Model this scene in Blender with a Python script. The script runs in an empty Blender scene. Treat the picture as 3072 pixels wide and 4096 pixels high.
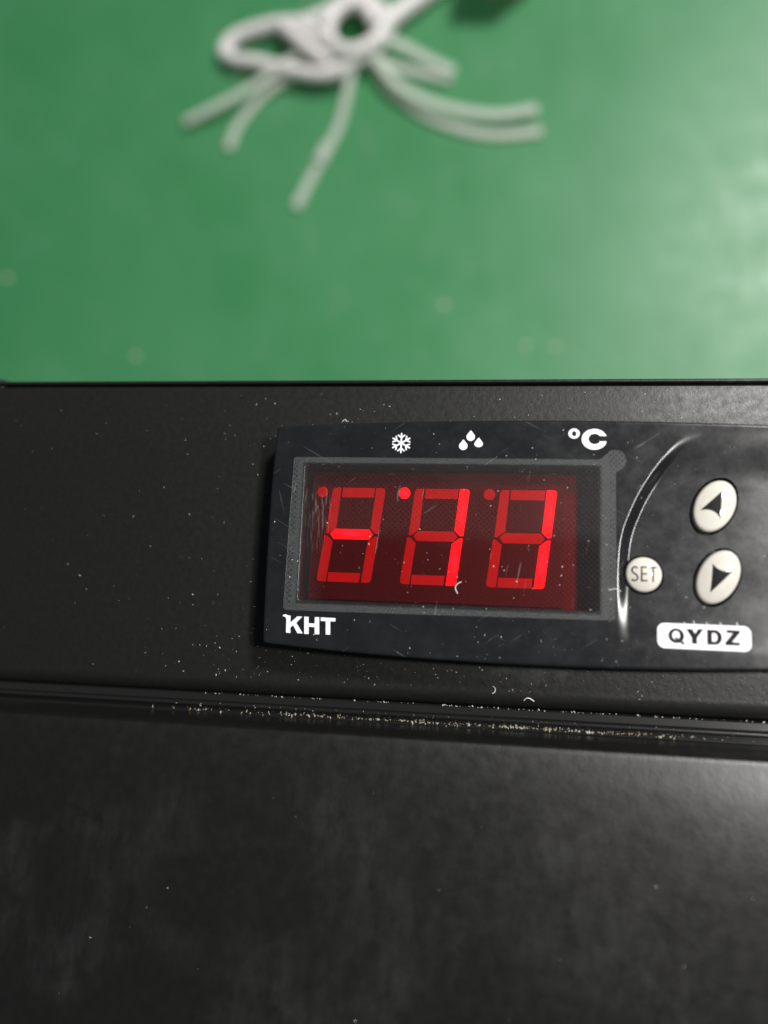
import bpy, bmesh, math, random
from mathutils import Matrix, Vector, noise

random.seed(7)
scene = bpy.context.scene
S = 0.001                 # all modelling below is in millimetres
H0 = 290.0                # digit plane above the floor, mm

# ------------------------------------------------------------------ camera
cam_d = bpy.data.cameras.new('camera')
cam = bpy.data.objects.new('camera', cam_d)
scene.collection.objects.link(cam)
Rcv = Matrix(((0.9871, -0.0415, 0.1548), (0.0191, 0.9895, 0.1434), (-0.1591, -0.1386, 0.9775)))
Rt = Rcv.transposed()
cols = []
for v in (Vector((1, 0, 0)), Vector((0, -1, 0)), Vector((0, 0, -1))):
    w = Rt @ v
    cols.append(Vector((w.x, -w.y, -w.z)).normalized())
xr = cols[0]; zb = cols[2]
yu = zb.cross(xr).normalized(); xr = yu.cross(zb).normalized()
M = Matrix((xr, yu, zb)).transposed().to_4x4()
M.translation = Vector((10.915, -12.04, 109.32 + H0)) * S
cam.matrix_world = M
cam_d.sensor_fit = 'VERTICAL'
cam_d.lens = 6.5
cam_d.sensor_height = 9.0
cam_d.sensor_width = 6.75
cam_d.clip_start = 0.005
cam_d.clip_end = 50
cam_d.dof.use_dof = True
cam_d.dof.focus_distance = 0.1115
cam_d.dof.aperture_fstop = 1.75
scene.camera = cam

# ------------------------------------------------------------------ light
world = bpy.data.worlds.new('World')
scene.world = world
world.use_nodes = True
world.node_tree.nodes['Background'].inputs[0].default_value = (0.82, 0.93, 1.0, 1)
world.node_tree.nodes['Background'].inputs[1].default_value = 0.07

def lamp(name, pos, target, size, power, col):
    d = bpy.data.lights.new(name, 'AREA')
    d.shape = 'DISK'; d.size = size; d.energy = power; d.color = col
    o = bpy.data.objects.new(name, d)
    scene.collection.objects.link(o)
    p = Vector(pos) * S; t = Vector(target) * S
    o.location = p
    o.rotation_euler = (t - p).to_track_quat('-Z', 'Y').to_euler()
    return o
lamp('work_lamp', (290, 45, 430 + H0), (10, 0, H0), 0.045, 2.45, (1.0, 0.97, 0.93))
lamp('ceiling_lamp', (1050, 1250, 2000), (0, 200, 0), 0.35, 60.0, (1.0, 0.985, 0.96))

scene.view_settings.view_transform = 'Standard'
scene.view_settings.look = 'None'
scene.view_settings.exposure = 0.0
scene.view_settings.gamma = 1.0
scene.cycles.use_denoising = True
scene.cycles.max_bounces = 10
scene.cycles.transparent_max_bounces = 16

# ------------------------------------------------------------------ helpers
def link(name, me, mats, parent=None, smooth=False):
    o = bpy.data.objects.new(name, me)
    scene.collection.objects.link(o)
    if not isinstance(mats, (list, tuple)): mats = [mats]
    for m in mats: me.materials.append(m)
    if smooth:
        for p in me.polygons: p.use_smooth = True
    if parent is not None:
        o.parent = parent
        if parent.type == 'EMPTY':      # meshes are modelled in world coordinates
            o.matrix_parent_inverse = Matrix.Translation(-Vector(parent.location))
    return o

def mesh(name, verts, faces, mats, parent=None, smooth=False, sharp=None, dz=H0, mids=None):
    me = bpy.data.meshes.new(name)
    me.from_pydata([(x * S, y * S, (z + dz) * S) for x, y, z in verts], [], faces)
    if mids:
        for p, i in zip(me.polygons, mids): p.material_index = i
    me.update()
    o = link(name, me, mats, parent, smooth)
    if sharp is not None: me.set_sharp_from_angle(angle=math.radians(sharp))
    return o

def thing(name, loc, label, cat, group=None):
    o = bpy.data.objects.new(name, None)
    o.empty_display_size = 0.01
    scene.collection.objects.link(o)
    o.location = Vector(loc) * S
    tag(o, label, cat, group)
    return o
def tag(o, label=None, cat=None, group=None, kind=None):
    if label: o['label'] = label
    if cat: o['category'] = cat
    if group: o['group'] = group
    if kind: o['kind'] = kind
    return o

def fill(loops):
    """triangulated fill of outer loop + holes -> verts2d, tris"""
    from mathutils.geometry import tessellate_polygon
    vs = [Vector((x, y, 0)) for l in loops for x, y in l]
    t = tessellate_polygon([[Vector((x, y, 0)) for x, y in l] for l in loops])
    out = []
    for a, b, c in t:
        n = (vs[b] - vs[a]).cross(vs[c] - vs[a]).z
        if abs(n) < 1e-12: continue
        out.append((a, b, c) if n > 0 else (a, c, b))
    return [(v.x, v.y) for v in vs], out

def plate(name, loops, z0, z1, mats, parent=None, zf=None, side_mat=0):
    """flat extruded shape; zf(x,y) optional surface height added to z0/z1"""
    v2, tris = fill(loops)
    n = len(v2)
    g = zf if zf else (lambda x, y: 0.0)
    verts = [(x, y, g(x, y) + z1) for x, y in v2] + [(x, y, g(x, y) + z0) for x, y in v2]
    faces = [tuple(t) for t in tris] + [(c + n, b + n, a + n) for a, b, c in tris]
    mids = [0] * len(faces)
    k = 0
    for li, l in enumerate(loops):
        m = len(l)
        area = sum(l[i][0] * l[(i + 1) % m][1] - l[(i + 1) % m][0] * l[i][1] for i in range(m))
        outer = li == 0
        for i in range(m):
            a, b = k + i, k + (i + 1) % m
            f = (a, a + n, b + n, b) if (area > 0) == outer else (a, b, b + n, a + n)
            faces.append(f); mids.append(side_mat)
        k += m
    return mesh(name, verts, faces, mats, parent, mids=mids)

def ell(cx, cy, rx, ry, n=40, a0=0, rot=0):
    c, s = math.cos(rot), math.sin(rot)
    r = []
    for i in range(n):
        t = a0 + 2 * math.pi * i / n
        x, y = rx * math.cos(t), ry * math.sin(t)
        r.append((cx + x * c - y * s, cy + x * s + y * c))
    return r
def rrect(x0, y0, x1, y1, r, n=6):
    p = []
    for cx, cy, a in ((x1 - r, y1 - r, 0), (x0 + r, y1 - r, 90), (x0 + r, y0 + r, 180), (x1 - r, y0 + r, 270)):
        for i in range(n + 1):
            t = math.radians(a + 90 * i / n)
            p.append((cx + r * math.cos(t), cy + r * math.sin(t)))
    return p
def catmull(pts, n=8):
    out = []
    P = [pts[0]] + list(pts) + [pts[-1]]
    for i in range(1, len(P) - 2):
        p0, p1, p2, p3 = (Vector(P[i + j]) for j in (-1, 0, 1, 2))
        for k in range(n):
            t = k / n
            out.append(0.5 * (2 * p1 + (p2 - p0) * t + (2 * p0 - 5 * p1 + 4 * p2 - p3) * t * t + (3 * p1 - p0 - 3 * p2 + p3) * t ** 3))
    out.append(Vector(P[-2]))
    return out
def stroke(pts, w, cap=True):
    """outline polygon of a polyline of constant width (2D)"""
    P = [Vector(p) for p in pts]
    L, Rr = [], []
    for i, p in enumerate(P):
        if i == 0: d = (P[1] - P[0]).normalized()
        elif i == len(P) - 1: d = (P[-1] - P[-2]).normalized()
        else: d = ((P[i] - P[i - 1]).normalized() + (P[i + 1] - P[i]).normalized()).normalized()
        n = Vector((-d.y, d.x)) * w / 2
        L.append(p + n); Rr.append(p - n)
    out = list(Rr)
    if cap:
        d = (P[-1] - P[-2]).normalized(); a = math.atan2(d.y, d.x)
        out += [P[-1] + Vector((math.cos(a + t), math.sin(a + t))) * w / 2 for t in (-1.0, -0.5, 0, 0.5, 1.0)]
    out += L[::-1]
    if cap:
        d = (P[0] - P[1]).normalized(); a = math.atan2(d.y, d.x)
        out += [P[0] + Vector((math.cos(a + t), math.sin(a + t))) * w / 2 for t in (-1.0, -0.5, 0, 0.5, 1.0)]
    return [(v.x, v.y) for v in out]
def sstep(t):
    t = max(0.0, min(1.0, t)); return t * t * (3 - 2 * t)
def interp(x, xs, ys):
    if x <= xs[0]: return ys[0]
    for i in range(1, len(xs)):
        if x <= xs[i]:
            t = (x - xs[i - 1]) / (xs[i] - xs[i - 1]); return ys[i - 1] + t * (ys[i] - ys[i - 1])
    return ys[-1]

def tube(name, pts, r, mats, parent, n=12, dz=0.0, flat=None):
    """round (or flattened ribbon: flat=(halfwidth, halfthick)) sweep along 3D points, capped"""
    P = [Vector(p) for p in pts]
    verts, faces = [], []
    m = len(P)
    for i, p in enumerate(P):
        d = (P[min(i + 1, m - 1)] - P[max(i - 1, 0)]).normalized()
        s = d.cross(Vector((0, 0, 1)))
        if s.length < 1e-4: s = Vector((1, 0, 0))
        s.normalize(); u = s.cross(d).normalized()
        for k in range(n):
            t = 2 * math.pi * k / n
            if flat:
                cx = math.copysign(abs(math.cos(t)) ** 0.45, math.cos(t)) * flat[0]
                cy = math.copysign(abs(math.sin(t)) ** 0.6, math.sin(t)) * flat[1]
            else:
                cx, cy = r * math.cos(t), r * math.sin(t)
            verts.append(tuple(p + s * cx + u * cy))
    for i in range(m - 1):
        for k in range(n):
            a, b = i * n + k, i * n + (k + 1) % n
            faces.append((a, a + n, b + n, b))
    faces.append(tuple(range(n)))
    faces.append(tuple((m - 1) * n + k for k in range(n))[::-1])
    return mesh(name, verts, faces, mats, parent, smooth=True, dz=dz, sharp=60)

# ------------------------------------------------------------------ materials
class NT:
    def __init__(s, name):
        s.m = bpy.data.materials.new(name); s.m.use_nodes = True
        s.t = s.m.node_tree; s.t.nodes.clear()
        s.out = s.n('ShaderNodeOutputMaterial')
        tc = s.n('ShaderNodeTexCoord'); mp = s.n('ShaderNodeMapping')
        mp.inputs['Scale'].default_value = (1000, 1000, 1000)
        s.l(tc.outputs['Object'], mp.inputs['Vector']); s.co = mp.outputs['Vector']
    def n(s, typ, **kw):
        nd = s.t.nodes.new(typ)
        for k, v in kw.items(): setattr(nd, k, v)
        return nd
    def l(s, a, b): s.t.links.new(a, b)
    def put(s, inp, v):
        if hasattr(v, 'is_linked') or hasattr(v, 'links'): s.l(v, inp)
        else: inp.default_value = v
    def math(s, op, a, b=0.5, c=0.5, clamp=False):
        nd = s.n('ShaderNodeMath', operation=op, use_clamp=clamp)
        s.put(nd.inputs[0], a); s.put(nd.inputs[1], b); s.put(nd.inputs[2], c)
        return nd.outputs[0]
    def noise(s, scale, detail=3, rough=0.5, vec=None, stretch=None, rot=0):
        v = vec or s.co
        if stretch or rot:
            mp = s.n('ShaderNodeMapping'); s.l(v, mp.inputs['Vector'])
            mp.inputs['Rotation'].default_value = (0, 0, rot)
            m2 = s.n('ShaderNodeMapping'); s.l(mp.outputs['Vector'], m2.inputs['Vector'])
            m2.inputs['Scale'].default_value = stretch or (1, 1, 1); v = m2.outputs['Vector']
        nd = s.n('ShaderNodeTexNoise'); s.l(v, nd.inputs['Vector'])
        nd.inputs['Scale'].default_value = scale; nd.inputs['Detail'].default_value = detail
        nd.inputs['Roughness'].default_value = rough
        return nd.outputs['Fac']
    def ramp(s, f, lo, hi, a=0.0, b=1.0, smooth=False):
        nd = s.n('ShaderNodeMapRange'); nd.clamp = True
        if smooth: nd.interpolation_type = 'SMOOTHSTEP'
        s.put(nd.inputs[0], f)
        nd.inputs[1].default_value = lo; nd.inputs[2].default_value = hi
        nd.inputs[3].default_value = a; nd.inputs[4].default_value = b
        return nd.outputs[0]
    def mix(s, f, a, b):
        nd = s.n('ShaderNodeMix', data_type='RGBA')
        s.put(nd.inputs[0], f)
        for i, v in ((6, a), (7, b)):
            if isinstance(v, tuple): nd.inputs[i].default_value = (*v[:3], 1)
            else: s.l(v, nd.inputs[i])
        return nd.outputs[2]
    def bump(s, h, strength, dist_mm, normal=None):
        nd = s.n('ShaderNodeBump'); s.l(h, nd.inputs['Height'])
        nd.inputs['Strength'].default_value = strength; nd.inputs['Distance'].default_value = dist_mm * S
        if normal: s.l(normal, nd.inputs['Normal'])
        return nd.outputs[0]
    def principled(s, col, rough, **kw):
        p = s.n('ShaderNodeBsdfPrincipled')
        if isinstance(col, tuple): p.inputs['Base Color'].default_value = (*col[:3], 1)
        else: s.l(col, p.inputs['Base Color'])
        s.put(p.inputs['Roughness'], rough)
        for k, v in kw.items():
            key = k.replace('_', ' ')
            if isinstance(v, tuple): p.inputs[key].default_value = (*v[:3], 1)
            else: s.put(p.inputs[key], v)
        s.l(p.outputs[0], s.out.inputs['Surface'])
        return p

def simple(name, col, rough, **kw):
    t = NT(name); t.principled(col, rough, **kw); return t.m

def wipe(t, cx, cy, rx, ry):
    sp = t.n('ShaderNodeSeparateXYZ'); t.l(t.co, sp.inputs[0])
    u = t.math('DIVIDE', t.math('SUBTRACT', sp.outputs[0], cx), rx); v = t.math('DIVIDE', t.math('SUBTRACT', sp.outputs[1], cy), ry)
    d = t.math('SQRT', t.math('ADD', t.math('MULTIPLY', u, u), t.math('MULTIPLY', v, v)))
    return t.ramp(d, 0.3, 1.0, 1.0, 0.0, True)
def mk_scratch(t, scale, rot, thr=0.72, stretch=(0.06, 1.6, 1)):
    f = t.noise(scale, 2, 0.5, stretch=stretch, rot=rot)
    return t.ramp(f, thr, thr + 0.05)

# textured black powder coat
t = NT('black_powder_coat')
grain = t.noise(4.2, 3, 0.6); peel = t.noise(1.1, 2, 0.5)
h = t.math('ADD', t.math('MULTIPLY', grain, 0.6), peel)
wz = t.math('MAXIMUM', wipe(t, 45, 20.5, 20, 5.5), t.math('MULTIPLY', wipe(t, 16, -19.5, 9, 2.6), 0.7))
smear = t.math('MULTIPLY', wz, t.ramp(t.noise(0.55, 4, 0.65, stretch=(0.45, 1.2, 1), rot=-0.3), 0.38, 0.68))
rubbed = t.math('MAXIMUM', t.math('MAXIMUM', wipe(t, 45.3, 21.5, 1.1, 0.9), wipe(t, 36.4, 21.6, 1.3, 0.8)), wipe(t, 34.3, 21.4, 0.9, 0.6))
smear = t.math('MULTIPLY', smear, t.math('SUBTRACT', 1.0, rubbed))
col = t.mix(t.math('MULTIPLY', smear, 0.11), (0.0075, 0.0075, 0.0066), (0.35, 0.35, 0.35))
t.principled(col, t.ramp(peel, 0.3, 0.7, 0.38, 0.45), Specular_IOR_Level=t.math('ADD', 0.43, t.math('MULTIPLY', smear, 0.16)), Normal=t.bump(h, 0.75, 0.04))
M_PANEL = t.m

t = NT('black_satin_lid')
grain = t.noise(2.4, 4, 0.6); peel = t.noise(0.6, 2, 0.5)
h = t.math('ADD', t.math('MULTIPLY', grain, 0.5), peel)
smear = t.math('MULTIPLY', t.ramp(t.noise(0.05, 4, 0.6), 0.45, 0.72), t.ramp(t.noise(0.35, 4, 0.7, stretch=(1.0, 0.45, 1), rot=0.1), 0.35, 0.75))
col = t.mix(t.math('MULTIPLY', smear, 0.06), (0.0050, 0.0050, 0.0046), (0.35, 0.34, 0.36))
t.principled(col, t.ramp(peel, 0.3, 0.7, 0.34, 0.41), Specular_IOR_Level=0.55, Normal=t.bump(h, 0.40, 0.06))
M_LID = t.m

M_TRIM = simple('black_gloss_trim', (0.010, 0.010, 0.010), 0.22)
M_BODY = simple('black_body', (0.012, 0.012, 0.012), 0.5)
M_CHROME = simple('worn_steel', (0.62, 0.55, 0.50), 0.25, Metallic=1.0)

t = NT('black_abs_gloss')
s1 = mk_scratch(t, 1.3, 0.5, 0.70); s2 = mk_scratch(t, 1.7, -0.6, 0.72); s3 = mk_scratch(t, 1.1, 1.3, 0.72)
where = t.ramp(t.noise(0.12, 3, 0.6), 0.42, 0.68)
sc = t.math('MULTIPLY', t.math('MAXIMUM', t.math('MAXIMUM', s1, s2), s3), where)
hz = t.ramp(t.noise(0.25, 5, 0.7), 0.4, 0.75)
col = t.mix(t.math('ADD', t.math('MULTIPLY', sc, 0.12), t.math('MULTIPLY', hz, 0.006)), (0.0085, 0.0090, 0.0105), (0.55, 0.58, 0.62))
t.principled(col, t.ramp(hz, 0, 1, 0.22, 0.31), Normal=t.bump(t.math('ADD', t.noise(0.9, 3, 0.5), t.math('MULTIPLY', sc, -0.5)), 0.14, 0.02))
M_BEZEL = t.m

t = NT('white_print'); t.principled(t.mix(t.ramp(t.noise(3.0, 3, 0.6), 0.55, 0.75), (0.80, 0.80, 0.83), (0.62, 0.63, 0.66)), 0.45)
M_PRINT = t.m
M_BLACKPRINT = simple('black_print', (0.012, 0.010, 0.012), 0.6, Specular_IOR_Level=0.12)
t = NT('ivory_button'); t.principled(t.mix(t.ramp(t.noise(0.7, 3, 0.6), 0.45, 0.8), (0.62, 0.595, 0.535), (0.57, 0.54, 0.47)), 0.12, Coat_Weight=0.4)
M_BUTTON = t.m

t = NT('display_face'); t.principled((0.030, 0.022, 0.020), 0.5, Normal=t.bump(t.noise(4, 2), 0.2, 0.02))
M_FACE = t.m
M_BOARD = simple('board', (0.05, 0.038, 0.033), 0.5)
M_SEG = simple('segment_unlit', (0.43, 0.40, 0.38), 0.5)

def lit(name, hot):
    t = NT(name)
    g = t.n('ShaderNodeTexCoord').outputs['Generated']
    sub = t.n('ShaderNodeVectorMath', operation='SUBTRACT'); t.l(g, sub.inputs[0]); sub.inputs[1].default_value = (0.5, 0.5, 0.5)
    sc_ = t.n('ShaderNodeVectorMath', operation='MULTIPLY'); t.l(sub.outputs[0], sc_.inputs[0]); sc_.inputs[1].default_value = (1, 1, 0)
    ln = t.n('ShaderNodeVectorMath', operation='LENGTH'); t.l(sc_.outputs[0], ln.inputs[0])
    f = t.ramp(ln.outputs['Value'], 0.0, 0.45, 1.0, 0.0, True)
    p = t.principled((0.74, 0.72, 0.70), 0.35)
    t.l(t.mix(f, (1.0, 0.006, 0.06), (1.0, 0.05, 0.13)), p.inputs['Emission Color'])
    t.l(t.ramp(f, 0, 1, 1.8 * hot, 4.2 * hot), p.inputs['Emission Strength'])
    return t.m
M_LIT = lit('segment_lit', 1.0)
M_LITDOT = lit('indicator_lit', 1.5)

# red tinted lens: coloured transmission plus mirror-like surface
t = NT('red_lens')
tr = t.n('ShaderNodeBsdfTransparent'); tr.inputs[0].default_value = (0.93, 0.235, 0.245, 1)
gl = t.n('ShaderNodeBsdfGlossy'); gl.inputs['Roughness'].default_value = 0.12
fr = t.n('ShaderNodeFresnel'); fr.inputs[0].default_value = 1.35
mx = t.n('ShaderNodeMixShader'); t.l(fr.outputs[0], mx.inputs[0]); t.l(tr.outputs[0], mx.inputs[1]); t.l(gl.outputs[0], mx.inputs[2])
t.l(mx.outputs[0], t.out.inputs['Surface'])
M_LENS = t.m

# clear embossed protective film: nearly transparent, slightly hazy, with a reflection painted in as extra haze, dark dots where it clings
def film(name, edge=False):
    t = NT(name)
    sep = t.n('ShaderNodeSeparateXYZ'); t.l(t.co, sep.inputs[0])
    X, Y = sep.outputs[0], sep.outputs[1]
    def dots(ox, px, py):
        a = t.math('SUBTRACT', t.math('FRACT', t.math('ADD', t.math('DIVIDE', X, px), ox)), 0.5)
        b = t.math('SUBTRACT', t.math('FRACT', t.math('ADD', t.math('DIVIDE', Y, py), ox)), 0.5)
        a = t.math('MULTIPLY', a, px); b = t.math('MULTIPLY', b, py)
        return t.math('SQRT', t.math('ADD', t.math('MULTIPLY', a, a), t.math('MULTIPLY', b, b)))
    d = t.math('MINIMUM', dots(0.0, 0.78, 0.78), dots(0.5, 0.78, 0.78))
    d = t.math('ADD', d, t.math('MULTIPLY', t.math('SUBTRACT', t.noise(2.5, 2), 0.5), 0.12))
    dot = t.ramp(d, 0.15, 0.21, 1.0, 0.0)
    # where the emboss is pressed to the lens and reads as dark dots
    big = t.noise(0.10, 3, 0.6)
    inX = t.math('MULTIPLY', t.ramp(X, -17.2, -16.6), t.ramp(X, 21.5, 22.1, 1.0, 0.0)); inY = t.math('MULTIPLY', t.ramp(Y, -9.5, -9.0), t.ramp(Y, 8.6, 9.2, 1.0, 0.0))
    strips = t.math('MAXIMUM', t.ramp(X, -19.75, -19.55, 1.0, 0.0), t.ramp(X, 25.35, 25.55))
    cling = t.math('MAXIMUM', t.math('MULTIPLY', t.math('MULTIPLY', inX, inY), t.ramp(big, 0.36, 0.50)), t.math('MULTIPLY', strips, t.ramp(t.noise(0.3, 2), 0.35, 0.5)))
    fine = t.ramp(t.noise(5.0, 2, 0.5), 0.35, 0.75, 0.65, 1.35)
    low = t.ramp(t.math('ADD', Y, t.math('MULTIPLY', big, 6.0)), 1.2, 4.2, 0.0, 1.0, True)  # upper-half haze paints in a bright reflection; lower half left dark
    left = t.ramp(t.math('ADD', X, t.math('MULTIPLY', big, 5.0)), -15.0, -11.0, 1.0, 0.0, True)  # same painted reflection, carried down the left side
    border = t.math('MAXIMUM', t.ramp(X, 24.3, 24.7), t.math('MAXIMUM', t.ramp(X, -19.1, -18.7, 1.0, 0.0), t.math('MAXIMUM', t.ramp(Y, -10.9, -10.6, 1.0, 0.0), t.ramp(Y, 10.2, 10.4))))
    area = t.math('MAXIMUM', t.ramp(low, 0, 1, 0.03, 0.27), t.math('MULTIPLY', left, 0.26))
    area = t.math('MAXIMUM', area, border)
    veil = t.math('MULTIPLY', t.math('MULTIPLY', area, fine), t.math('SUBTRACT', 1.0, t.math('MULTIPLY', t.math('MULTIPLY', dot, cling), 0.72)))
    rub = t.math('MULTIPLY', wipe(t, -16.3, 2.5, 2.6, 6.5), t.ramp(t.noise(1.5, 3, 0.6, stretch=(2.2, 0.22, 1), rot=-0.08), 0.52, 0.72))
    scr = t.math('MULTIPLY', t.math('MAXIMUM', mk_scratch(t, 1.4, 0.15, 0.71, (1.8, 0.08, 1)), mk_scratch(t, 1.2, 0.9, 0.73, (1.8, 0.08, 1))), t.ramp(t.noise(0.2, 2), 0.48, 0.62))
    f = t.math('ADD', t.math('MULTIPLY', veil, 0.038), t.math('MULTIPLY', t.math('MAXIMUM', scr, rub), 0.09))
    if edge: f = t.math('ADD', t.math('MULTIPLY', fine, 0.22), 0.10)
    tr = t.n('ShaderNodeBsdfTransparent')
    df = t.n('ShaderNodeBsdfDiffuse'); df.inputs[0].default_value = (0.78, 0.84, 0.81, 1)
    tl = t.n('ShaderNodeBsdfTranslucent'); tl.inputs[0].default_value = (0.8, 0.82, 0.8, 1)
    m0 = t.n('ShaderNodeMixShader'); m0.inputs[0].default_value = 0.35
    t.l(df.outputs[0], m0.inputs[1]); t.l(tl.outputs[0], m0.inputs[2])
    m1 = t.n('ShaderNodeMixShader'); t.l(f, m1.inputs[0]); t.l(tr.outputs[0], m1.inputs[1]); t.l(m0.outputs[0], m1.inputs[2])
    gl = t.n('ShaderNodeBsdfGlossy'); gl.inputs['Roughness'].default_value = 0.28
    hgt = t.math('SUBTRACT', t.noise(0.5, 3), t.math('MULTIPLY', dot, 0.25))
    t.l(t.bump(hgt, 0.5, 0.04), gl.inputs['Normal'])
    fr = t.n('ShaderNodeFresnel'); fr.inputs[0].default_value = 1.3
    m2 = t.n('ShaderNodeMixShader'); t.l(fr.outputs[0], m2.inputs[0]); t.l(m1.outputs[0], m2.inputs[1]); t.l(gl.outputs[0], m2.inputs[2])
    t.l(m2.outputs[0], t.out.inputs['Surface'])
    return t.m
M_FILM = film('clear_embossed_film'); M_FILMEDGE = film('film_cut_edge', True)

t = NT('green_floor_paint')
a = t.noise(0.012, 4, 0.6); b = t.noise(0.05, 4, 0.65); c = t.noise(0.0045, 2, 0.5)
col = t.mix(t.ramp(a, 0.35, 0.7), (0.040, 0.215, 0.078), (0.066, 0.255, 0.108))
col = t.mix(t.math('MULTIPLY', t.ramp(b, 0.55, 0.75), 0.35), col, (0.11, 0.25, 0.14))
col = t.mix(t.math('MULTIPLY', t.ramp(c, 0.5, 0.7), 0.30), col, (0.035, 0.20, 0.075))
t.principled(col, t.ramp(b, 0.3, 0.7, 0.38, 0.50), Normal=t.bump(t.math('ADD', b, t.noise(0.3, 3)), 0.18, 1.0))
M_FLOOR = t.m

t = NT('white_cable'); t.principled(t.mix(t.noise(0.06, 3), (0.80, 0.78, 0.77), (0.70, 0.68, 0.66)), 0.38)
M_CABLE = t.m
t = NT('nylon_tie')
p = t.principled((0.80, 0.84, 0.77), 0.3)
tr = t.n('ShaderNodeBsdfTransparent'); tr.inputs[0].default_value = (0.9, 0.95, 0.9, 1)
tl = t.n('ShaderNodeBsdfTranslucent'); tl.inputs[0].default_value = (0.75, 0.8, 0.72, 1)
m0 = t.n('ShaderNodeMixShader'); m0.inputs[0].default_value = 0.35; t.l(p.outputs[0], m0.inputs[1]); t.l(tl.outputs[0], m0.inputs[2])
m1 = t.n('ShaderNodeMixShader'); m1.inputs[0].default_value = 0.30; t.l(m0.outputs[0], m1.inputs[1]); t.l(tr.outputs[0], m1.inputs[2])
t.l(m1.outputs[0], t.out.inputs['Surface'])
M_TIE = t.m
M_WOOD = simple('raw_wood', (0.42, 0.27, 0.15), 0.6)
M_CHIP = simple('pale_chip', (0.40, 0.42, 0.32), 0.7)
t = NT('dust'); t.principled(t.mix(t.noise(0.4, 2), (0.62, 0.62, 0.60), (0.50, 0.46, 0.36)), 0.8); M_DUST = t.m
t = NT('crumb'); t.principled(t.mix(t.ramp(t.noise(0.9, 2), 0.4, 0.65), (0.40, 0.39, 0.33), (0.26, 0.21, 0.11)), 0.8); M_CRUMB = t.m
M_LINT = simple('white_lint', (0.72, 0.72, 0.70), 0.8)

# ------------------------------------------------------------------ floor
me = bpy.data.meshes.new('floor')
me.from_pydata([(-4, -4, 0), (4, -4, 0), (4, 4, 0), (-4, 4, 0)], [], [(0, 1, 2, 3)])
fl = link('floor', me, M_FLOOR)
tag(fl, 'green painted concrete workshop floor', 'floor', kind='structure')

# ------------------------------------------------------------------ freezer cabinet
ZP = -2.8
fz = thing('freezer', (0, -200, 0), 'matt black freezer top with a raised fascia strip and a lid below it', 'freezer')
X0, X1 = -330.0, 300.0
def extrude_profile(name, prof, mat, sharp=40, nx=12):
    """prof: list of (y, z, k): y shifts by k*x (parts are not perfectly parallel)"""
    verts, faces = [], []
    xs = [X0 + (X1 - X0) * i / nx for i in range(nx + 1)]
    m = len(prof)
    for x in xs:
        for y, z, k in prof: verts.append((x, y + k * x, z))
    for i in range(nx):
        for j in range(m):
            a, b = i * m + j, i * m + (j + 1) % m
            faces.append((a, b, b + m, a + m))
    faces.append(tuple(range(m))[::-1]); faces.append(tuple(nx * m + j for j in range(m)))
    return mesh(name, verts, faces, mat, fz, smooth=True, sharp=sharp)
def arc(cy, cz, ry, rz, a0, a1, n, k):
    return [(cy + ry * math.cos(math.radians(a0 + (a1 - a0) * i / n)), cz + rz * math.sin(math.radians(a0 + (a1 - a0) * i / n)), k) for i in range(n + 1)]
kl, ks = -0.0050, 0.0080
prof = [(25.15, -17, kl)] + arc(24.80, ZP - 0.45, 0.35, 0.45, 0, 180, 8, kl)[0:] + [(24.4, ZP - 1.3, kl), (24.12, ZP - 1.3, kl)]
prof += arc(23.85, ZP - 0.4, 0.25, 0.4, 0, 90, 4, kl)
prof += [(12, ZP, 0), (0, ZP, 0), (-12, ZP, 0)]
prof += arc(-22.3, ZP - 2.0, 2.45, 2.0, 90, 180, 10, ks)
prof += [(-24.75, -17, ks)]
prof = prof[::-1]
extrude_profile('control_fascia', prof, M_PANEL)
# glossy trim strip with a bead, between fascia and lid
kt = 0.0062; ZT = -3.4
prof = [(-24.85, -15, kt), (-24.85, ZT - 0.6, kt), (-25.05, ZT - 0.25, kt), (-26.0, ZT - 0.05, kt), (-26.15, ZT - 0.15, kt)]
prof += [(-26.55 + 0.40 * math.cos(math.radians(a)), ZT + 0.5 * math.sin(math.radians(a)), kt) for a in (20, 40, 60, 80, 100, 120, 140, 160)]
prof += [(-27.0, ZT - 0.5, kt), (-28.0, ZT - 0.6, kt), (-28.0, -15, kt)]
extrude_profile('trim_strip', prof, M_TRIM)
# lid: rounded shoulder, flat top toward the viewer
ZL = 4.8; kd = 0.004
prof = [(-28.05, -15, kd), (-28.0, -2.0, kd), (-28.0, 0.8, kd)]
prof += arc(-29.1, 0.9, 1.1, 3.6, 4, 78, 18, kd)
crown = [(-29.5, 15.0), (-30.1, 12.5), (-31.2, 10.5), (-32.4, 8.8), (-34, 7.0), (-36.5, 5.0), (-40, 3.6), (-45, 2.4), (-52, 1.5), (-62, 0.8), (-80, 0.3), (-120, 0.1), (-380, 0.0)]
yy, zz = -29.1, ZL
lidz = [(yy, zz)]
prof = [p for p in prof if p[0] > -29.05]
zz = prof[-1][1]; yy = prof[-1][0]
for y_, sl in crown:
    zz += (yy - y_) * math.tan(math.radians(sl)); yy = y_
    prof.append((y_, zz, kd * max(0.0, 1 + y_ / 120.0))); lidz.append((y_, zz))
prof += [(-384, zz - 6, 0), (-384, -15, 0)]
extrude_profile('lid', prof, M_LID)
# cabinet carrying both
cb = [(-328, -384), (298, -384), (298, 23.2), (-328, 23.2)]
plate('cabinet', [cb], -H0 + 12, -14.9, M_BODY, fz)
for px, py in ((-300, -360), (270, -360), (-300, 0), (270, 0)):
    plate('foot', [ell(px, py, 14, 14, 20)], -H0, -H0 + 12.05, M_BODY, fz)
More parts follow.
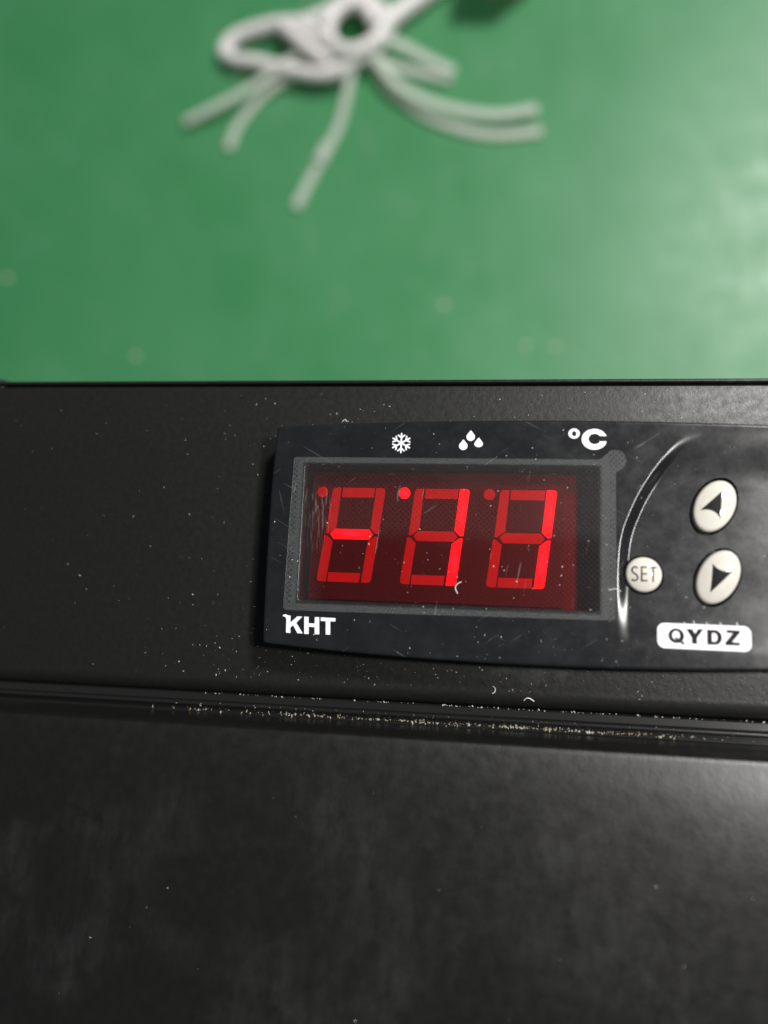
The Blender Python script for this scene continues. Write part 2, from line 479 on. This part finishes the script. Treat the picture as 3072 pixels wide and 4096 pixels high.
# hinge pin peeping over the rear edge
verts, faces = [], []
for i in range(7):
    a = math.radians(15 * i)
    for k in range(20):
        b = 2 * math.pi * k / 20
        verts.append((-79.6 + 5.2 * math.cos(a) * math.cos(b), 25.1 + 1.9 * math.cos(a) * math.sin(b), -5.5 + 2.4 * math.sin(a)))
for i in range(6):
    for k in range(20):
        faces.append((i * 20 + k, i * 20 + (k + 1) % 20, i * 20 + 20 + (k + 1) % 20, i * 20 + 20 + k))
faces.append(tuple(range(20))[::-1]); faces.append(tuple(120 + k for k in range(20)))
mesh('hinge_pin', verts, faces, M_CHROME, fz, smooth=True)

# ------------------------------------------------------------------ temperature controller
BZ = 3.2
tcl = thing('temperature_controller', (14.7, 0, H0 + ZP),
            'black temperature controller showing minus eleven in red digits, set in the freezer top', 'thermostat')
XL, XR = -23.85, 53.2
XC = 14.7
def top_y(x): return 16.88 - 0.95 * ((x - XC) / 38.4) ** 2
def bot_y(x): return -18.05 + 1.30 * (abs(x - XC) / 38.4) ** 2.2
WX0, WX1, WY0, WY1, WR = -18.75, 24.3, -10.5, 10.25, 0.7
arc_y = [-16, -12.6, -10.3, -6.2, -2.73, -0.64, 1.47, 3.6, 5.91, 8.06, 10.21, 12.01, 13.63, 15.2, 17]
arc_x = [26.7, 26.6, 26.5, 26.55, 26.72, 26.95, 27.42, 28.2, 29.22, 30.4, 31.76, 33.12, 34.47, 36.2, 38.4]
BTN = [(30.21, -4.97, 2.47, 2.47, 0.0), (39.75, 4.85, 2.62, 3.95, -math.radians(27)), (39.9, -5.0, 2.62, 3.95, -math.radians(27))]
def btn_r(b, x, y):
    c, s = math.cos(-b[4]), math.sin(-b[4])
    dx, dy = x - b[0], y - b[1]
    u, v = dx * c - dy * s, dx * s + dy * c
    return math.hypot(u / b[2], v / b[3])
_ax = catmull([(y, x) for y, x in zip(arc_y, arc_x)], 10)
_AY = [p[0] for p in _ax]; _AX = [p[1] for p in _ax]
import bisect
def arc_at(y):
    i = bisect.bisect(_AY, y)
    if i <= 0: return _AX[0]
    if i >= len(_AY): return _AX[-1]
    t_ = (y - _AY[i - 1]) / (_AY[i] - _AY[i - 1]); return _AX[i - 1] + t_ * (_AX[i] - _AX[i - 1])
def pan_z(x, y):
    """moulded button recess on the right of the bezel"""
    if x < 26.0: return BZ
    xb = arc_at(y); sl = (arc_at(y + 0.2) - arc_at(y - 0.2)) / 0.4
    s1 = (x - xb) / math.sqrt(1 + sl * sl)
    s2 = y + 15.3 + 0.25 * 0
    s3 = (XR - 0.9) - x
    d = 1.15 * sstep((15.8 - y) / 8.5) * (0.10 + 0.90 * sstep((y + 13.5) / 14.0))
    return BZ - d * sstep(s1 / 1.7) * sstep(s2 / 2.6) * sstep(s3 / 1.5)
def win_d(x, y):
    cx, cy = (WX0 + WX1) / 2, (WY0 + WY1) / 2
    qx = abs(x - cx) - (WX1 - WX0) / 2 + WR; qy = abs(y - cy) - (WY1 - WY0) / 2 + WR
    return math.hypot(max(qx, 0), max(qy, 0)) + min(max(qx, qy), 0) - WR
def bez_z(x, y):
    if x < 26.0:
        d = win_d(x, y)
        if d < -0.27: return ZP + 0.15
        if d < 0: return BZ - 0.32 * sstep(-d / 0.27)
        return BZ
    for b in BTN:
        r = btn_r(b, x, y)
        if r < 1.085: return 0.2
    return pan_z(x, y)
def span(a, b, st):
    n = max(1, int(round((b - a) / st))); return [a + (b - a) * i / n for i in range(n)]
def edge_cols(c, sgn):   # bevel columns round a window side
    return sorted([c + sgn * v for v in (0.0, 0.05, 0.11, 0.17, 0.22, 0.262, 0.278)])
cols_ = [XL, XL + 0.06, XL + 0.18, XL + 0.35] + span(XL + 0.6, -19.2, 0.8) + span(-19.2, WX0, 0.15) + edge_cols(WX0, 1) + \
    span(WX0 + 0.33, WX0 + 1.0, 0.08) + span(WX0 + 1.0, WX1 - 1.0, 1.2) + span(WX1 - 1.0, WX1 - 0.33, 0.08) + edge_cols(WX1, -1) + \
    span(WX1 + 0.05, 26.2, 0.25) + span(26.2, 46.0, 0.085) + span(46.0, XR - 1.2, 0.25) + [XR - 0.8, XR - 0.35, XR - 0.18, XR - 0.06, XR]
rows_ = [0.0] # placeholder: rows are given as fractions between a straight core and the curved rim
core0, core1 = -14.8, 14.6
r_core = span(core0, WY0 - 0.1, 0.085) + [WY0 - 0.05] + edge_cols(WY0, 1) + span(WY0 + 0.33, WY0 + 1.0, 0.085) + \
    span(WY0 + 1.0, WY1 - 1.0, 0.09) + span(WY1 - 1.0, WY1 - 0.33, 0.085) + edge_cols(WY1, -1) + span(WY1 + 0.05, core1, 0.1) + [core1]
lo = [('b', f) for f in (1.0, 0.98, 0.94, 0.88, 0.8, 0.68, 0.55, 0.42, 0.30, 0.2, 0.1)]
hi = [('t', f) for f in (0.12, 0.25, 0.4, 0.55, 0.7, 0.82, 0.9, 0.95, 0.98, 1.0)]
ROWS = lo + [('c', y) for y in r_core] + hi
def rowy(row, x):
    k, v = row
    if k == 'c': return v
    if k == 'b': return core0 + (bot_y(x) - core0) * v
    return core1 + (top_y(x) - core1) * v
verts, faces = [], []
nc, nr = len(cols_), len(ROWS)
for row in ROWS:
    for x in cols_:
        y = rowy(row, x)
        ex = min(x - XL, XR - x); ey = min(y - bot_y(x), top_y(x) - y)
        # rounded shoulder at the rim
        rim = 0.0
        for e in (ex, ey):
            if e < 0.35:
                q = 1 - max(e, 0) / 0.35
                rim = max(rim, 0.35 * (1 - math.sqrt(max(0.0, 1 - q * q))))
        xx = x
        if row[0] != 'c' and x < XL + 1.0 and row[1] > 0.8: xx = x + 0.35 * (row[1] - 0.8) / 0.2 * (1 - (x - XL))
        # left side bows inward slightly at its ends
        if x < -19.2:
            w = (-19.2 - x) / (-19.2 - XL); xx += w * (0.012 if y > 0 else 0.0075) * max(0, abs(y + 1) - 5) ** 1.5 * 0.9
        verts.append((xx, y, bez_z(x, y) - rim))
for j in range(nr - 1):
    for i in range(nc - 1):
        a = j * nc + i
        faces.append((a, a + 1, a + nc + 1, a + nc))
rimv = [i for i in range(nc)] + [j * nc + nc - 1 for j in range(1, nr)] + [(nr - 1) * nc + i for i in range(nc - 2, -1, -1)] + [j * nc for j in range(nr - 2, 0, -1)]
n0 = len(verts)
for i in rimv: verts.append((verts[i][0], verts[i][1], ZP + 0.01))
m = len(rimv)
for q in range(m):
    a, b = rimv[q], rimv[(q + 1) % m]
    faces.append((a, n0 + q, n0 + (q + 1) % m, b))
mesh('bezel', verts, faces, M_BEZEL, tcl, smooth=True, sharp=32)

# display module with seven-segment digits
dm = plate('display_module', [[(-17.9, -9.9), (19.7, -9.9), (19.7, 9.4), (-17.9, 9.4)]], -1.29, -0.04, M_FACE, tcl)
SEG = {
 'A': [(-13.36, 7.1), (-8.40, 7.1), (-8.54, 5.62), (-13.49, 5.62)],
 'F': [(-15.72, .03), (-15.3, .03), (-14.13, .95), (-13.61, 7.1), (-14.45, 7.1), (-14.72, 7.02), (-14.92, 6.82), (-15.0, 6.5)],
 'B': [(-8.2, 7.1), (-7.25, 7.1), (-6.98, 7.02), (-6.82, 6.84), (-6.80, 6.55), (-7.55, .08), (-8.05, .08), (-8.85, .85)],
 'G': [(-14.97, -.07), (-14.27, .70), (-9.05, .70), (-8.42, .0), (-8.98, -.80), (-14.44, -.82)],
 'E': [(-15.9, -.3), (-15.5, -.3), (-14.6, -1.1), (-15.35, -7.3), (-16.25, -7.3), (-16.52, -7.22), (-16.70, -7.02), (-16.73, -6.7)],
 'D': [(-15.02, -5.88), (-10.12, -5.88), (-10.28, -7.3), (-15.12, -7.3)],
 'C': [(-9.2, -1.15), (-8.1, -.32), (-7.63, -.32), (-8.40, -6.7), (-8.48, -7.0), (-8.66, -7.22), (-8.95, -7.3), (-9.93, -7.3)]}
LIT = ['G', 'BC', 'BC']
def orient(l):
    a = sum(l[i][0] * l[(i + 1) % len(l)][1] - l[(i + 1) % len(l)][0] * l[i][1] for i in range(len(l)))
    return l if a > 0 else l[::-1]
for d in range(3):
    for s, poly in SEG.items():
        on = s in LIT[d]
        o = plate('lit_segment' if on else 'segment', [orient([(x + 12.7 * d, y) for x, y in poly])], -0.03, 0.22 if on else 0.03, M_LIT if on else M_SEG, dm)
        if on: o['label'] = 'glowing red display segment'
    o = plate('indicator_dot', [ell(-16.53 + 12.7 * d, 6.38, 0.84, 0.84, 28)], -0.03, 0.22 if d == 1 else 0.03, M_LITDOT if d == 1 else M_SEG, dm)
    if d == 1: o['label'] = 'glowing red indicator dot'
plate('backing_board', [[(WX0 + 0.3, WY0 + 0.3), (WX1 - 0.3, WY0 + 0.3), (WX1 - 0.3, WY1 - 0.3), (WX0 + 0.3, WY1 - 0.3)]], ZP + 0.16, -1.3, M_BOARD, tcl)
# red lens
plate('display_lens', [rrect(WX0 + 0.20, WY0 + 0.20, WX1 - 0.20, WY1 - 0.20, 0.55)], BZ - 1.1, BZ - 0.29, M_LENS, tcl)
# film
fo = [(-20.2, -11.80), (-14.45, -11.80), (3.74, -11.64), (24.33, -11.42), (26.3, -11.36), (26.42, -11.2), (26.5, -8), (26.56, -1.7), (26.5, 8.95)]
fo += [(v.x, v.y) for v in catmull([(26.56, 9.26), (27.2, 9.72), (27.65, 10.1), (27.92, 10.7), (27.89, 11.3), (27.5, 12.1), (26.95, 12.45), (26.43, 12.54), (25.85, 12.42), (25.45, 12.15), (24.9, 11.6), (24.45, 11.24)], 3)]
fo += [(24.1, 11.12), (-20.0, 11.16), (-20.3, 11.10), (-20.42, 10.9), (-20.62, 0), (-20.74, -11.2), (-20.66, -11.55), (-20.45, -11.74)]
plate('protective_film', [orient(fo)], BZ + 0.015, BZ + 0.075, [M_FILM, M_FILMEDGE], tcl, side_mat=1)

# buttons
def button(name, b, h, tilt=(0, 0)):
    rings = [(0.0, 1.0)] + [(r, 1 - 0.55 * r * r - 0.0 * r) for r in (0.15, 0.3, 0.45, 0.58, 0.70, 0.80)]
    zr = 1 - 0.55 * 0.64
    rings += [(0.87, zr - 0.055), (0.925, zr - 0.13), (0.965, zr - 0.24), (0.99, zr - 0.40), (1.0, zr - 0.62), (1.0, -2.2)]
    N = 48
    verts, faces = [(b[0], b[1], pan_z(b[0], b[1]) + h)], []
    base = pan_z(b[0], b[1])
    c, s = math.cos(b[4]), math.sin(b[4])
    for r, zz in rings[1:]:
        for k in range(N):
            t_ = 2 * math.pi * k / N
            u, v = b[2] * r * math.cos(t_), b[3] * r * math.sin(t_)
            x, y = u * c - v * s, u * s + v * c
            verts.append((b[0] + x, b[1] + y, base + h * zz + tilt[0] * x + tilt[1] * y))
    for k in range(N): faces.append((0, 1 + k, 1 + (k + 1) % N))
    for i in range(len(rings) - 2):
        for k in range(N):
            a_, b_ = 1 + i * N + k, 1 + i * N + (k + 1) % N
            faces.append((a_, a_ + N, b_ + N, b_))
    o = mesh(name, verts, faces, M_BUTTON, tcl, smooth=True, sharp=50)
    def zt(x, y):
        r = btn_r(b, x, y)
        return base + h * (1 - 0.55 * r * r) + tilt[0] * (x - b[0]) + tilt[1] * (y - b[1])
    return o, zt
def draped(name, polys, zt, mat, parent, grid=0.10, lift=0.035):
    """flat print laid on a curved surface: polygons cut along a grid so that they follow it"""
    bm = bmesh.new()
    for pi, poly in enumerate(polys):
        v2, tris = fill([orient(poly)])
        vs = [bm.verts.new((x, y, 0.0)) for x, y in v2]
        for a, b, c in tris:
            try: bm.faces.new((vs[a], vs[b], vs[c]))
            except ValueError: pass
    xs = [v.co.x for v in bm.verts]; ys = [v.co.y for v in bm.verts]
    for ax, (lo_, hi_) in enumerate(((min(xs), max(xs)), (min(ys), max(ys)))):
        q = lo_ + grid * 3
        while q < hi_:
            pc = (q, 0, 0) if ax == 0 else (0, q, 0); pn = (1, 0, 0) if ax == 0 else (0, 1, 0)
            bmesh.ops.bisect_plane(bm, geom=bm.verts[:] + bm.edges[:] + bm.faces[:], plane_co=pc, plane_no=pn, dist=1e-6)
            q += grid * 3
    for v in bm.verts: v.co.z = zt(v.co.x, v.co.y) + lift
    bmesh.ops.recalc_face_normals(bm, faces=bm.faces[:])
    for v in bm.verts: v.co = Vector((v.co.x, v.co.y, v.co.z + H0)) * S
    bm.normal_update()
    me = bpy.data.meshes.new(name); bm.to_mesh(me); bm.free()
    return link(name, me, mat, parent)

bo, zt = button('set_button', BTN[0], 1.15)
bo['label'] = 'round ivory button marked SET'
x0, y0 = 28.45, -5.83; hh = 1.86
w_ = 0.19
Sx = [(0.78, 0.90), (0.62, 0.99), (0.42, 1.0), (0.18, 0.92), (0.10, 0.76), (0.20, 0.60), (0.45, 0.50), (0.70, 0.38), (0.80, 0.22), (0.68, 0.06), (0.42, 0.0), (0.20, 0.02), (0.04, 0.09)]
Spts = [(v.x, v.y) for v in catmull([(x0 + 0.05 + a * 1.02, y0 + b * hh) for a, b in Sx], 5)]
bo_l = draped('letter', [stroke(Spts, w_, False)], zt, M_BLACKPRINT, bo)
ex = x0 + 1.28; hw = w_ / 2
E_ = [(ex, y0 - hw), (ex + 0.86, y0 - hw), (ex + 0.86, y0 + hw), (ex + w_, y0 + hw), (ex + w_, y0 + 0.5 * hh - hw), (ex + 0.78, y0 + 0.5 * hh - hw), (ex + 0.78, y0 + 0.5 * hh + hw),
      (ex + w_, y0 + 0.5 * hh + hw), (ex + w_, y0 + hh - hw), (ex + 0.84, y0 + hh - hw), (ex + 0.84, y0 + hh + hw), (ex, y0 + hh + hw)]
draped('letter', [E_], zt, M_BLACKPRINT, bo)
tx = x0 + 2.34
T_ = [(tx + 0.47, y0 - hw), (tx + 0.47 + w_, y0 - hw), (tx + 0.47 + w_, y0 + hh - hw), (tx + 1.1, y0 + hh - hw), (tx + 1.1, y0 + hh + hw), (tx, y0 + hh + hw), (tx, y0 + hh - hw), (tx + 0.47, y0 + hh - hw)]
draped('letter', [T_], zt, M_BLACKPRINT, bo)

bo, zt = button('arrow_button', BTN[1], 1.2, (0.02, -0.10))
bo['label'] = 'oval ivory button with black arrow, above its twin'
cv = [(v.x, v.y) for v in catmull([(37.72, 4.15), (38.6, 4.22), (39.35, 4.0), (39.9, 3.55), (40.22, 3.0)], 4)]
draped('arrow', [[(40.62, 6.86)] + cv], zt, M_BLACKPRINT, bo)
bo, zt = button('arrow_button', BTN[2], 1.2, (0.03, 0.05))
bo['label'] = 'oval ivory button with black arrow, just above the white badge'
cv = [(v.x, v.y) for v in catmull([(39.1, -3.25), (39.55, -3.78), (40.15, -4.12), (40.8, -4.25), (41.52, -4.25)], 4)]
draped('arrow', [cv + [(38.75, -7.1)]], zt, M_BLACKPRINT, bo)

# printed symbols
flat = lambda x, y: pan_z(x, y)
PR0, PR1 = 0.002, 0.014
cx, cy = -4.20, 13.39
sn = bpy.data.meshes.new('x')  # placeholder removed below
bpy.data.meshes.remove(sn)
polys = []
for k in range(6):
    a = math.radians(90 + 60 * k)
    def P_(r, off=0.0):
        return (cx + r * math.cos(a) - off * math.sin(a), cy + r * math.sin(a) + off * math.cos(a))
    polys.append((stroke([P_(0.0), P_(1.42)], 0.24), 0.0))
    for sg in (1, -1):
        polys.append((stroke([P_(0.78), P_(1.18, sg * 0.47)], 0.22), 0.003))
verts, faces = [], []
for qi, (pl, dz_) in enumerate(polys):
    v2, tris = fill([orient(pl)]); b0 = len(verts)
    dz_ += qi * 0.0006
    verts += [(x, y, BZ + 0.008 + dz_) for x, y in v2]
    faces += [(a + b0, b + b0, c + b0) for a, b, c in tris]
o = mesh('snowflake_symbol', verts, faces, M_PRINT, tcl); o['label'] = 'white printed snowflake symbol'
def drop(cx, top, bot, w, fl_=0.0):
    h = top - bot; r = w / 2; cyy = bot + r * (1 - fl_ * 0.25)
    pts = []
    for i in range(0, 25):
        a = math.radians(-205 + 230 * i / 24)
        pts.append((cx + r * math.cos(a), cyy + r * (1 - fl_ * 0.25) * math.sin(a)))
    pts += [(cx + r * 0.50, cyy + (top - cyy) * 0.62), (cx + 0.09, top - 0.03), (cx, top), (cx - 0.09, top - 0.03), (cx - r * 0.50, cyy + (top - cyy) * 0.62)]
    return orient(pts)
for d_ in ((6.01, 15.30, 13.74, 1.24, 0), (4.97, 13.92, 12.38, 1.24, 0), (7.19, 14.22, 12.81, 1.24, 0.8)):
    plate('droplet_symbol', [drop(*d_)], BZ + PR0, BZ + PR1, M_PRINT, tcl)
cs = plate('celsius_symbol', [ell(20.72, 14.88, 0.80, 0.75, 32), ell(20.73, 14.86, 0.30, 0.37, 24)], BZ + PR0, BZ + PR1, M_PRINT, tcl)
cs['label'] = 'white printed degree Celsius mark'
co_, ci = [], []
for i in range(41):
    a = math.radians(22 + 314 * i / 40)
    co_.append((23.53 + 1.76 * math.cos(a), 14.05 + 1.53 * math.sin(a)))
    a = math.radians(36 + 288 * i / 40)
    ci.append((23.58 + 0.86 * math.cos(a), 14.10 + 0.76 * math.sin(a)))
plate('letter', [orient([(25.24, 14.52)] + co_ + [(25.20, 13.76)] + [(24.18, 13.76)] + ci[::-1] + [(24.34, 14.52)])], BZ + PR0, BZ + PR1, M_PRINT, cs)
# maker's name
K_ = [(-20.12, -15.1), (-19.46, -15.1), (-19.52, -14.32), (-19.12, -13.98), (-18.40, -15.1), (-17.60, -15.1), (-18.66, -13.62), (-17.81, -12.68), (-18.55, -12.69), (-19.55, -13.62), (-19.58, -12.62),
      (-19.9, -12.60), (-20.32, -12.45), (-20.68, -12.52), (-20.77, -12.72), (-20.40, -12.82), (-20.20, -13.05)]
H_ = [(-17.38, -15.15), (-16.72, -15.15), (-16.76, -14.10), (-15.88, -14.10), (-15.80, -15.12), (-15.13, -15.12), (-15.26, -12.68), (-15.92, -12.68), (-15.90, -13.60), (-16.80, -13.60), (-16.85, -12.68), (-17.51, -12.68)]
T2 = [(-14.22, -15.10), (-13.56, -15.10), (-13.65, -13.19), (-12.90, -13.17), (-12.88, -12.70), (-15.10, -12.68), (-15.06, -13.18), (-14.32, -13.20)]
nm = plate('maker_name', [orient(K_)], BZ + PR0, BZ + PR1, M_PRINT, tcl)
nm['label'] = 'white printed maker lettering KHT'
plate('letter', [orient(H_)], BZ + PR0, BZ + PR1, M_PRINT, nm)
plate('letter', [orient([(x + 0.06, y) for x, y in T2])], BZ + PR0, BZ + PR1, M_PRINT, nm)
# badge
bd = draped('badge', [rrect(31.88, -14.80, 43.85, -11.45, 0.95, 8)], flat, M_PRINT, tcl, grid=0.2, lift=0.010)
bd['label'] = 'white rounded badge lettered QYDZ in black'
for sx_, sl_ in ((35.5, 0.22), (36.72, 0.42), (38.35, 0.26), (40.1, 0.36), (42.2, 0.46)):
    draped('scratch_mark', [stroke([(sx_, -11.42), (sx_ - 0.12, -11.42 + sl_)], 0.085, False)], flat, M_PRINT, bd, lift=0.012)
def letter(poly, holes=()):
    v = [orient(poly)] + [orient(h)[::-1] for h in holes]
    return plate('letter', v, 0.016, 0.024, M_BLACKPRINT, bd, zf=flat)
letter(ell(34.32, -13.10, 1.02, 1.0, 36), [ell(34.30, -13.05, 0.50, 0.60, 28)])
plate('letter_tail', [orient([(34.05, -13.45), (34.35, -13.28), (35.42, -14.02), (35.22, -14.30)])], 0.028, 0.034, M_BLACKPRINT, bd, zf=flat)
letter([(35.60, -12.10), (36.38, -12.10), (36.76, -12.72), (37.14, -12.06), (37.86, -12.04), (36.98, -13.28), (36.98, -14.08), (36.30, -14.08), (36.30, -13.28)])
Dp = [(38.26, -14.10), (38.28, -12.10), (39.30, -12.10)] + [(39.30 + 0.86 * math.cos(a), -13.09 + 0.99 * math.sin(a)) for a in [math.radians(80 - 16 * i) for i in range(11)]] + [(39.30, -14.10)]
Dh = [(38.88, -13.66), (38.90, -12.52), (39.20, -12.52)] + [(39.20 + 0.38 * math.cos(a), -13.09 + 0.57 * math.sin(a)) for a in [math.radians(80 - 20 * i) for i in range(9)]] + [(39.20, -13.66)]
letter(Dp, [Dh])
letter([(40.55, -14.08), (42.40, -14.04), (42.40, -13.62), (41.42, -13.62), (42.44, -12.36), (42.44, -12.04), (40.74, -12.02), (40.74, -12.44), (41.56, -12.44), (40.55, -13.70)])

# ------------------------------------------------------------------ cable coil with ties on the floor
cbu = thing('cable_coil', (-100, 330, 0), 'coiled white cable bound with nylon ties, lying on the green floor', 'cable')
CR = 4.3
def cpath(pts, n=8): return catmull([Vector(p) for p in pts], n)
def coil(pts): return cpath([(x, y - 4.5, z * 0.85) for x, y, z in pts])
tube('cable_run', coil([(-62, 343, 7), (-66, 334, 10), (-72, 325, 11), (-85, 317, 11), (-100, 312, 10), (-122, 317.5, 9), (-146, 326.5, 7), (-160, 330.5, 6), (-166, 337, 6), (-158, 345.5, 7), (-134, 349.5, 9), (-115, 347.5, 11), (-99, 352, 13), (-82, 360, 13), (-68, 352, 12), (-64, 339, 14), (-71, 326, 16)]), CR, M_CABLE, cbu, 14)
tube('cable_stem', coil([(60, 444, 6), (10, 402, 6), (-33, 369, 7), (-58, 349, 9), (-66, 341, 11)]), 5.6, M_CABLE, cbu, 14)
tube('cable_loop', coil([(-71, 326, 16), (-83, 321, 17), (-95, 328, 17), (-97, 342, 17), (-88, 353, 16), (-76, 351, 15), (-70, 340, 13)]), CR, M_CABLE, cbu, 14)
tube('cable_loop', coil([(-96, 317, 13), (-106, 324, 15), (-118, 335, 15), (-128, 346, 13)]), CR, M_CABLE, cbu, 14)
tube('cable_loop', coil([(-97, 330, 15), (-109, 338, 16), (-122, 347, 13)]), CR, M_CABLE, cbu, 14)
tails = [
 [(-115, 324, 9), (-130, 314, 9), (-147.6, 301.5, 9), (-170, 292.5, 7), (-189, 286.5, 4)],
 [(-108, 320, 6), (-122, 311, 5), (-135, 305, 4), (-147, 294, 2.5), (-156, 281, 2), (-160, 268, 1.8)],
 [(-83, 322, 8), (-84, 312, 8), (-86.4, 295, 6), (-91, 278, 3), (-99.6, 259, 2.2), (-108, 242.5, 1.8), (-115, 227, 1.8)],
 [(-74, 324, 9), (-66, 311, 9), (-54.4, 297.5, 8), (-35.5, 286, 7), (-12.6, 278.5, 6.5), (6.7, 276, 6), (26, 278.5, 5.5)],
 [(-75, 322, 6), (-68, 311, 4), (-59, 298, 3), (-38.4, 281.5, 2), (-12.4, 269.5, 1.8), (7, 266, 1.8), (28.5, 267, 1.8)],
 [(-72, 331, 9), (-60, 327, 8), (-52, 323.5, 7), (-36.4, 314.5, 5), (-22.4, 307, 4)],
 [(-74, 320, 6), (-62, 315, 4), (-51.8, 311.5, 3), (-24, 304, 2)]]
for tp in tails:
    tube('tie_tail', cpath(tp, 8), 0, M_TIE, cbu, 14, flat=(2.9, 0.75))
# ratchet lump on one tie
tube('tie_head', [(-97.0, 265.5, 3.2), (-101.8, 254.5, 2.8)], 0, M_TIE, cbu, 14, flat=(3.6, 2.0))

# wooden block just past the top of the picture
wb = thing('wood_block', (16, 372, 0), 'end of a raw wood offcut on the floor beyond the white cable', 'offcut')
def rb(x0, y0, x1, y1): return [(x0, y0), (x1, y0), (x1, y1), (x0, y1)]
blk = plate('block', [[(-6, 359), (20, 356.5), (23, 392), (-3, 395)]], 0, 40, M_WOOD, wb); blk.location.z = -H0 * S

# pale chips scattered on the floor
for i, (x, y, r, lb) in enumerate([(-116, 363, 4.0, 'small pale chip lying just behind the white cable'), (-302, 189, 4.5, 'small pale chip far from the cable, by itself on the bare floor'),
        (-24.7, 164, 4.2, 'largest tan chip on the floor between cable ties and fascia'), (21, 139, 3.6, 'pale chip near the fascia edge, nearer the tan chip of a close pair'), (36.6, 138, 3.4, 'pale chip near the fascia edge, farther from the tan chip of a close pair'),
        (-210, 136.5, 3.6, 'lone pale chip close to the fascia edge, left of the rest'), (-157, 317, 3.4, 'pale chip beside the cable coil, next to a tie tail')]):
    pts = []
    for k in range(9):
        a = 2 * math.pi * k / 9; rr = r * random.uniform(0.75, 1.1) * 0.62
        pts.append((x + rr * math.cos(a), y + rr * math.sin(a) * 0.8))
    verts = [(px, py, 0.0) for px, py in pts] + [(x + (px - x) * 0.7, y + (py - y) * 0.7, random.uniform(0.6, 1.1)) for px, py in pts]
    faces = [(k, (k + 1) % 9, 9 + (k + 1) % 9, 9 + k) for k in range(9)] + [tuple(range(9, 18))]
    o = mesh('floor_chip', verts, faces, M_CHIP, None, dz=0)
    tag(o, lb, 'chip', 'pale chips on the green floor')

# ------------------------------------------------------------------ dust, crumbs, lint
def specks(name, pts, mat, label, cat):
    verts, faces = [], []
    for x, y, z, r in pts:
        b0 = len(verts)
        a0 = random.uniform(0, 6.28); ex_ = random.uniform(0.6, 1.8)
        for k in range(5):
            a = 2 * math.pi * k / 5
            u, v = r * ex_ * math.cos(a) * random.uniform(0.7, 1.2), r / ex_ * math.sin(a) * random.uniform(0.7, 1.2)
            verts.append((x + u * math.cos(a0) - v * math.sin(a0), y + u * math.sin(a0) + v * math.cos(a0), z))
        verts.append((x, y, z + r * random.uniform(0.5, 1.0)))
        for k in range(5): faces.append((b0 + k, b0 + (k + 1) % 5, b0 + 5))
    o = mesh(name, verts, faces, mat)
    return tag(o, label, cat, kind='stuff')
pts = []
def rsz(lo_, hi_): return lo_ + (hi_ - lo_) * random.random() ** 3
while len(pts) < 760:
    x, y = random.uniform(-72, 50), random.uniform(-22.4, 23.2)
    dens = sstep((x + 55) / 70.0) * (1.0 if y < -14 else 0.45) + 0.05
    if y < -17 and -35 < x < 25: dens += 0.5
    if random.random() > dens: continue
    inside = XL - 0.6 < x < XR and bot_y(x) - 0.3 < y < top_y(x) + 0.3
    if inside:
        if random.random() > 0.5 or not (XL + 0.5 < x and bot_y(x) + 0.5 < y < top_y(x) - 0.5): continue
        if any(btn_r(b, x, y) < 1.15 for b in BTN): continue
        if -20.8 < x < 28 and -11.8 < y < 12.6: z = BZ + 0.08
        else: z = pan_z(x, y) + 0.005
    else: z = ZP + 0.002
    pts.append((x, y, z, rsz(0.025, 0.115)))
for i in range(110):   # dust gathered along the seam
    x = random.uniform(-35, 49) if i % 4 else random.uniform(-10, 40)
    pts.append((x, -24.90 + 0.0072 * x + random.uniform(-0.08, 0.08), ZT - 0.35, rsz(0.04, 0.14)))
specks('dust', pts, M_DUST, 'fine pale dust specks on the black fascia and controller', 'dust')
pts = []
for i in range(22):
    y_ = random.uniform(-72, -36)
    pts.append((random.uniform(-60, 45), y_, interp(-y_, [-q[0] for q in lidz], [q[1] for q in lidz]) - 0.02, rsz(0.06, 0.18)))
specks('dust', pts, M_DUST, 'few pale dust specks on the black freezer lid', 'dust')
pts = []
for i in range(420):
    x = random.triangular(-48, 50, 16)
    pts.append((x, -27.45 + 0.0062 * x + random.gauss(0, 0.16), ZT - 0.56, rsz(0.07, 0.27)))
for i in range(60):
    x = random.uniform(-40, 48)
    pts.append((x, -26.5 + 0.0062 * x + random.gauss(0, 0.12), ZT + 0.47, rsz(0.05, 0.13)))
specks('crumbs', pts, M_CRUMB, 'yellowish crumbs and grit caught in the groove along the lid', 'crumbs')

def lint(pts, r, lb):
    o = tube('lint_fibre', catmull([Vector(p) for p in pts], 6), r, M_LINT, None, 6, dz=H0)
    tag(o, lb, 'lint', 'white lint fibres')
F_ = BZ + 0.11
lint([(5.25, -6.80, F_), (4.62, -7.2, F_ + 0.05), (4.40, -7.75, F_ + 0.05), (4.75, -8.52, F_)], 0.055, 'white curved lint fibre on the display below the middle digit')
lint([(25.5, -7.28, F_ + .02), (26.2, -7.10, F_ + .05), (26.7, -7.14, F_ + .05), (27.15, -7.42, 3.0)], 0.05, 'white lint fibre on the film edge beside the round button')
lint([(14.4, -23.45, ZP - .1), (14.7, -23.1, ZP + .08), (15.2, -23.05, ZP + .1), (15.85, -23.45, ZP - .1)], 0.06, 'arched white lint fibre on the rounded fascia edge near the groove')
lint([(9.9, -21.6, ZP + 0.06), (10.25, -21.9, ZP + 0.1), (10.2, -22.4, ZP + 0.1), (9.85, -22.7, ZP)], 0.06, 'hooked white lint fibre on the fascia below the display')
lint([(-14.7, 18.2, ZP + 0.05), (-14.2, 18.6, ZP + 0.1), (-13.95, 18.3, ZP + 0.08), (-13.7, 18.35, ZP + 0.05)], 0.045, 'tiny wavy lint fibre on the fascia above the snowflake symbol')
